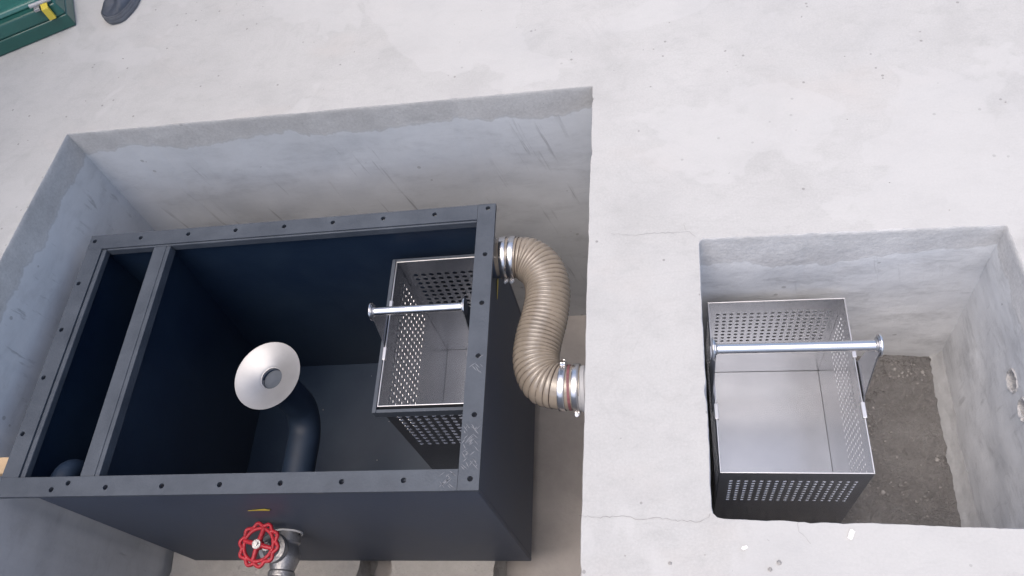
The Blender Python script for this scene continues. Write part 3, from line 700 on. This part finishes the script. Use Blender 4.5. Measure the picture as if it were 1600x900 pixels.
# ------------------------------------------------------------------ conduits in the right wall of the small pit
for (c, r), lb in zip(CON, ('upper grey conduit end set in the right wall of the small pit', 'lower grey conduit end nearest the bottom edge of the photo in the pit wall')):
    ro = empty('conduit_end', c, lb, 'conduit', 'conduit ends in the pit wall')
    M = frame((0, 0, 0), (0, 1, 0), (0, 0, 1))
    MB().lathe([(.0225, .010), (.0245, .010), (.0245, .10), (.0225, .10)], 28, M, True).build('conduit_tube', 'grey_pvc', ro, smooth=True)
    pr = []; mb = MB(); vs = []; fs = []
    for i in range(36):
        a = 2 * math.pi * i / 36; q_ = Vector((math.cos(a) * 2.2, math.sin(a) * 2.2, c[1] * 50)); ro_ = .034 + .005 * noise.noise(q_); ri = .0225 + .004 * noise.noise(q_ * 1.7)
        for rr, zz in ((ri * .98, .022), (ri + .001, .001 + .003 * noise.noise(q_ * 3)), (ri + .004, -.001 + .002 * noise.noise(q_ * 2)), (ro_ + .004, .014)): vs.append(M @ Vector((rr * math.cos(a), rr * math.sin(a), zz)))
    for i in range(36):
        for j in range(3): fs.append((i * 4 + j, ((i + 1) % 36) * 4 + j, ((i + 1) % 36) * 4 + j + 1, i * 4 + j + 1))
    mb.add(vs, fs).build('mortar_collar', 'mortar', ro, smooth=True)
    MB().lathe([(0, .07), (.0224, .07)], 20, M).build('conduit_dark_disc', 'dark_gap', ro)  # near-black disc stands for the shade inside the open conduit

# ------------------------------------------------------------------ stones, clods and scraps
def lump(name, m, loc, r, seed, flat=.7, parent=None):
    bm = bmesh.new(); bmesh.ops.create_icosphere(bm, subdivisions=2, radius=r)
    for v in bm.verts:
        d = v.co.normalized(); v.co *= 1 + .32 * noise.noise(d * 1.7 + Vector((seed, 0, 0))) + .12 * noise.noise(d * 4 + Vector((0, seed, 0))); v.co.z *= flat
    me = bpy.data.meshes.new(name); bm.to_mesh(me); bm.free(); me.materials.append(MATS[m]); o = bpy.data.objects.new(name, me); o.location = loc; COL.objects.link(o); return o
def stuff_lumps(name, m, spots, label, cat):
    bm = bmesh.new()
    for k_, (p, r) in enumerate(spots):
        res = bmesh.ops.create_icosphere(bm, subdivisions=1, radius=r)
        for v in res['verts']:
            d = v.co.normalized(); v.co *= 1 + .4 * noise.noise(d * 1.8 + Vector((k_ * 1.7, 0, 0))); v.co.z *= .7; v.co += Vector(p)
    me = bpy.data.meshes.new(name); bm.to_mesh(me); bm.free(); me.materials.append(MATS[m]); o = bpy.data.objects.new(name, me); COL.objects.link(o)
    return tag(o, label, cat, kind='stuff')
random.seed(11)
sp = []
for i in range(300):
    x = random.uniform(.44, .79); y = random.uniform(.42, 1.04); r = random.choice((.002, .003, .004, .005)); g = noise.noise(Vector((x * 9, y * 9, 1)))
    if g > -.05: sp.append(((x, y, mudz(x, y) + r * .2), r))
stuff_lumps('dirt_clods', 'mud_clod', sp, 'small dark clods of earth over the small pit floor', 'dirt')
sp = []
for i in range(55):
    x = random.uniform(.48, .79); y = random.uniform(.42, 1.04); r = random.choice((.0016, .002, .0026, .0032)); sp.append(((x, y, mudz(x, y) + r * .5), r))
for i in range(16):
    x = random.gauss(.71, .04); y = random.gauss(1.0, .022); r = random.choice((.002, .003, .0042))
    if y < 1.045 and x < .82: sp.append(((x, y, mudz(x, y) + r * .5), r))
stuff_lumps('gravel_bits', 'stone', sp, 'pale gravel bits strewn over the mud', 'gravel')
for x, y, r, lb in ((.698, 1.012, .0055, 'pale round pebble on the mud near the far pit wall'), (.775, 1.000, .006, 'pebble in the far right corner of the muddy floor'), (.756, .735, .006, 'pale pebble on the mud beside the mortar fillet'), (.598, .646, .0065, 'brown pebble on the mud right of the basket corner')):
    tag(lump('pebble', 'stone', (x, y, mudz(x, y) + r * .3), r, x * 40), lb, 'pebble', 'pebbles on the muddy floor')
random.seed(21); sp = []
for i in range(130):
    x = random.uniform(-2.3, 1.3); y = random.uniform(.25, 2.6)
    if inside(Vector((x, y, 0)), offset_loop(L1, .02, 1)) or inside(Vector((x, y, 0)), offset_loop(L2, .02, 1)): continue
    r = random.choice((.0009, .0012, .0016, .0022)); sp.append(((x, y, r * .3), r))
stuff_lumps('grit', 'stone', sp, 'fine grit scattered over the concrete slab', 'grit')
def flake(name, m, x, y, s, seed, label, cat, th=.0016):
    poly = [(s * (1 + .35 * noise.noise(Vector((math.cos(a) * 1.5, math.sin(a) * 1.5, seed)))) * math.cos(a) * (.55 if abs(math.sin(a)) < .5 else .8), s * (1 + .3 * noise.noise(Vector((math.sin(a), math.cos(a) * 2, seed)))) * math.sin(a)) for a in [2 * math.pi * i / 14 for i in range(14)]]
    M = Matrix.Translation((x, y, .0006)) @ Matrix.Rotation(seed, 4, 'Z') @ Matrix.Rotation(.05, 4, 'X')
    o = MB().prism(poly, M, th).build(name, m); return tag(o, label, cat)
flake('paint_flake', 'paint_flake', .344, .369, .0100, 5.8, 'white scrap lying on the slab below the small pit', 'scrap', .003)
flake('plaster_splash', 'paint_flake', .146, .345, .0065, 2.0, 'pale plaster splash on the slab below the small pit corner', 'splash')
for x, y, r, lb in ((.206, .317, .0045, 'small pebble on the slab at the bottom edge, right of its neighbour'), (.188, .305, .0040, 'small pebble on the slab nearest the bottom edge'), (.003, .316, .0035, 'tiny pebble on the slab between the pits near the bottom')):
    tag(lump('pebble', 'stone', (x, y, r * .4), r, x * 77), lb, 'pebble', 'pebbles on the slab')

random.seed(31); sp = [((random.uniform(-1.45, -.60), random.uniform(.65, 1.30), ZB + .0205 + .001), random.choice((.0015, .002, .003))) for _ in range(26)]
stuff_lumps('debris_specks', 'stone', sp, 'pale specks of debris on the tank bottom', 'debris')
# ------------------------------------------------------------------ green case and shoe at the upper left
case = empty('tool_case', (-1.973, 2.169, 0), 'glossy green plastic case with yellow latch at the upper left', 'case'); case.rotation_euler.z = R_(24)
LX, LYc, HB = .52, .34, .078       # extends to local -x and +y
bm = bmesh.new()
def tap(o, x0, x1, y0, y1, z0, z1, ins):
    return MB().add([(x0, y0, z0), (x1, y0, z0), (x1, y1, z0), (x0, y1, z0), (x0 + ins, y0 + ins, z1), (x1 - ins, y0 + ins, z1), (x1 - ins, y1 - ins, z1), (x0 + ins, y1 - ins, z1)],
                    [(0, 3, 2, 1), (4, 5, 6, 7), (0, 1, 5, 4), (1, 2, 6, 5), (2, 3, 7, 6), (3, 0, 4, 7)])
bd = tap(None, -LX, 0, 0, LYc, .001, .052, .003).build('lower_shell', 'green_case', case, bevel=.006, seg=3)
tap(None, -LX + .002, -.002, .002, LYc - .002, .0525, .098, .014).build('upper_shell', 'green_case', case, bevel=.008, seg=3)
tap(None, -LX + .04, -.062, .040, LYc - .04, .0985, .118, .012).build('raised_lid_panel', 'green_lid_sheen', case, bevel=.007, seg=3)
la = MB().box((-.060, -.010, .058), (-.036, .004, .104)).add([(-.060, -.010, .104), (-.036, -.010, .104), (-.036, .030, .112), (-.060, .030, .112), (-.060, -.006, .1), (-.036, -.006, .1), (-.036, .030, .106), (-.060, .030, .106)], [(0, 1, 2, 3), (7, 6, 5, 4), (0, 4, 5, 1), (1, 5, 6, 2), (2, 6, 7, 3), (3, 7, 4, 0)])
lt = la.build('latch', 'sticker_yellow', case, bevel=.002); lt['label'] = 'yellow latch'
MB().cyl((-.095, .022, .114), (-.022, .022, .112), .007, 14).build('latch_pin', 'grey_pvc', case, smooth=True)
MB().box((-.084, -.002, .099), (-.064, .028, .110)).build('latch_hinge', 'cast_steel', case, bevel=.002)

shoe = empty('shoe', (-1.822, 2.144, 0), 'dark blue-grey work shoe with its toe on the slab beside the green case', 'shoe'); shoe.rotation_euler.z = R_(-14)
def outline(t):                     # half widths left/right along the length (0 = toe)
    K = [(0, .004), (.03, .030), (.08, .043), (.2, .052), (.32, .054), (.5, .043), (.7, .037), (.88, .037), (.97, .026), (1, .006)]
    for (a, wa), (b, wb) in zip(K, K[1:]):
        if t <= b: f = (t - a) / (b - a); return wa + (wb - wa) * f
    return .006
LS = .295; ts = [i / 48 for i in range(49)]
def ringpts(ins, z, zt=None): return [( (outline(t) - ins), t * LS * (1 - 2 * ins / LS) + ins, z) for t in ts] + [(-(outline(t) - ins), t * LS * (1 - 2 * ins / LS) + ins, z) for t in reversed(ts)]
def stack(rings, cap0=True, cap1=True):
    n = len(rings[0]); vs = [p for r in rings for p in r]; fs = []
    for k_ in range(len(rings) - 1):
        for i in range(n): j = (i + 1) % n; fs.append((k_ * n + i, k_ * n + j, (k_ + 1) * n + j, (k_ + 1) * n + i))
    if cap0: fs.append(tuple(range(n - 1, -1, -1)))
    if cap1: fs.append(tuple((len(rings) - 1) * n + i for i in range(n)))
    return MB().add(vs, fs)
stack([ringpts(.003, .001), ringpts(0, .006), ringpts(0, .016), ringpts(.0025, .018), ringpts(0.0005, .020), ringpts(.0005, .028), ringpts(.003, .030)]).build('sole', 'shoe_sole', shoe, smooth=True)
def hgt(t): return .034 + .026 * min(1, t / .16) ** .6 + (.052 * max(0, min(1, (t - .22) / .4)) ** 1.2)
rg = []
for f in (0, .35, .65, .85, .96, 1.0):
    r = []
    for p in ringpts(.004, 0):
        t = max(0, min(1, p[1] / LS)); q = math.sqrt(max(0, 1 - f ** 2.2)); H_ = .030 + (hgt(t) - .030) * f
        yy = p[1] + (0.05 * f ** 3) * (1 - t) ** 3
        r.append((p[0] * (q * .72 + .28) if f < 1 else p[0] * .16, yy if f < 1 else yy * .95 + .012, H_))
    rg.append(r)
stack(rg, False, True).build('upper', 'shoe_leather', shoe, smooth=True)
st = MB()
for dz, ins in ((.0, -.0005),):
    st.sweep([(x, y, .0325) for x, y, z in ringpts(.0025, 0)], .0018, 6, closed=True)
st.build('welt_stitching', 'shoe_sole', shoe, smooth=True)
tcap = MB().sweep([(outline(.30) * c_ * .86, .30 * LS - .018 * (1 - c_ * c_), .034 + (hgt(.27) - .030) * math.sqrt(max(0, 1 - (c_ * .93) ** 2))) for c_ in [-1 + 2 * i / 20 for i in range(21)]], .0022, 6)
tcap.build('toe_seam', 'shoe_sole', shoe, smooth=True)
MB().sweep([(.036 * math.cos(a), .215 + .052 * math.sin(a), .104) for a in [2 * math.pi * i / 28 for i in range(28)]], .011, 10, closed=True).build('ankle_collar', 'shoe_leather', shoe, smooth=True)
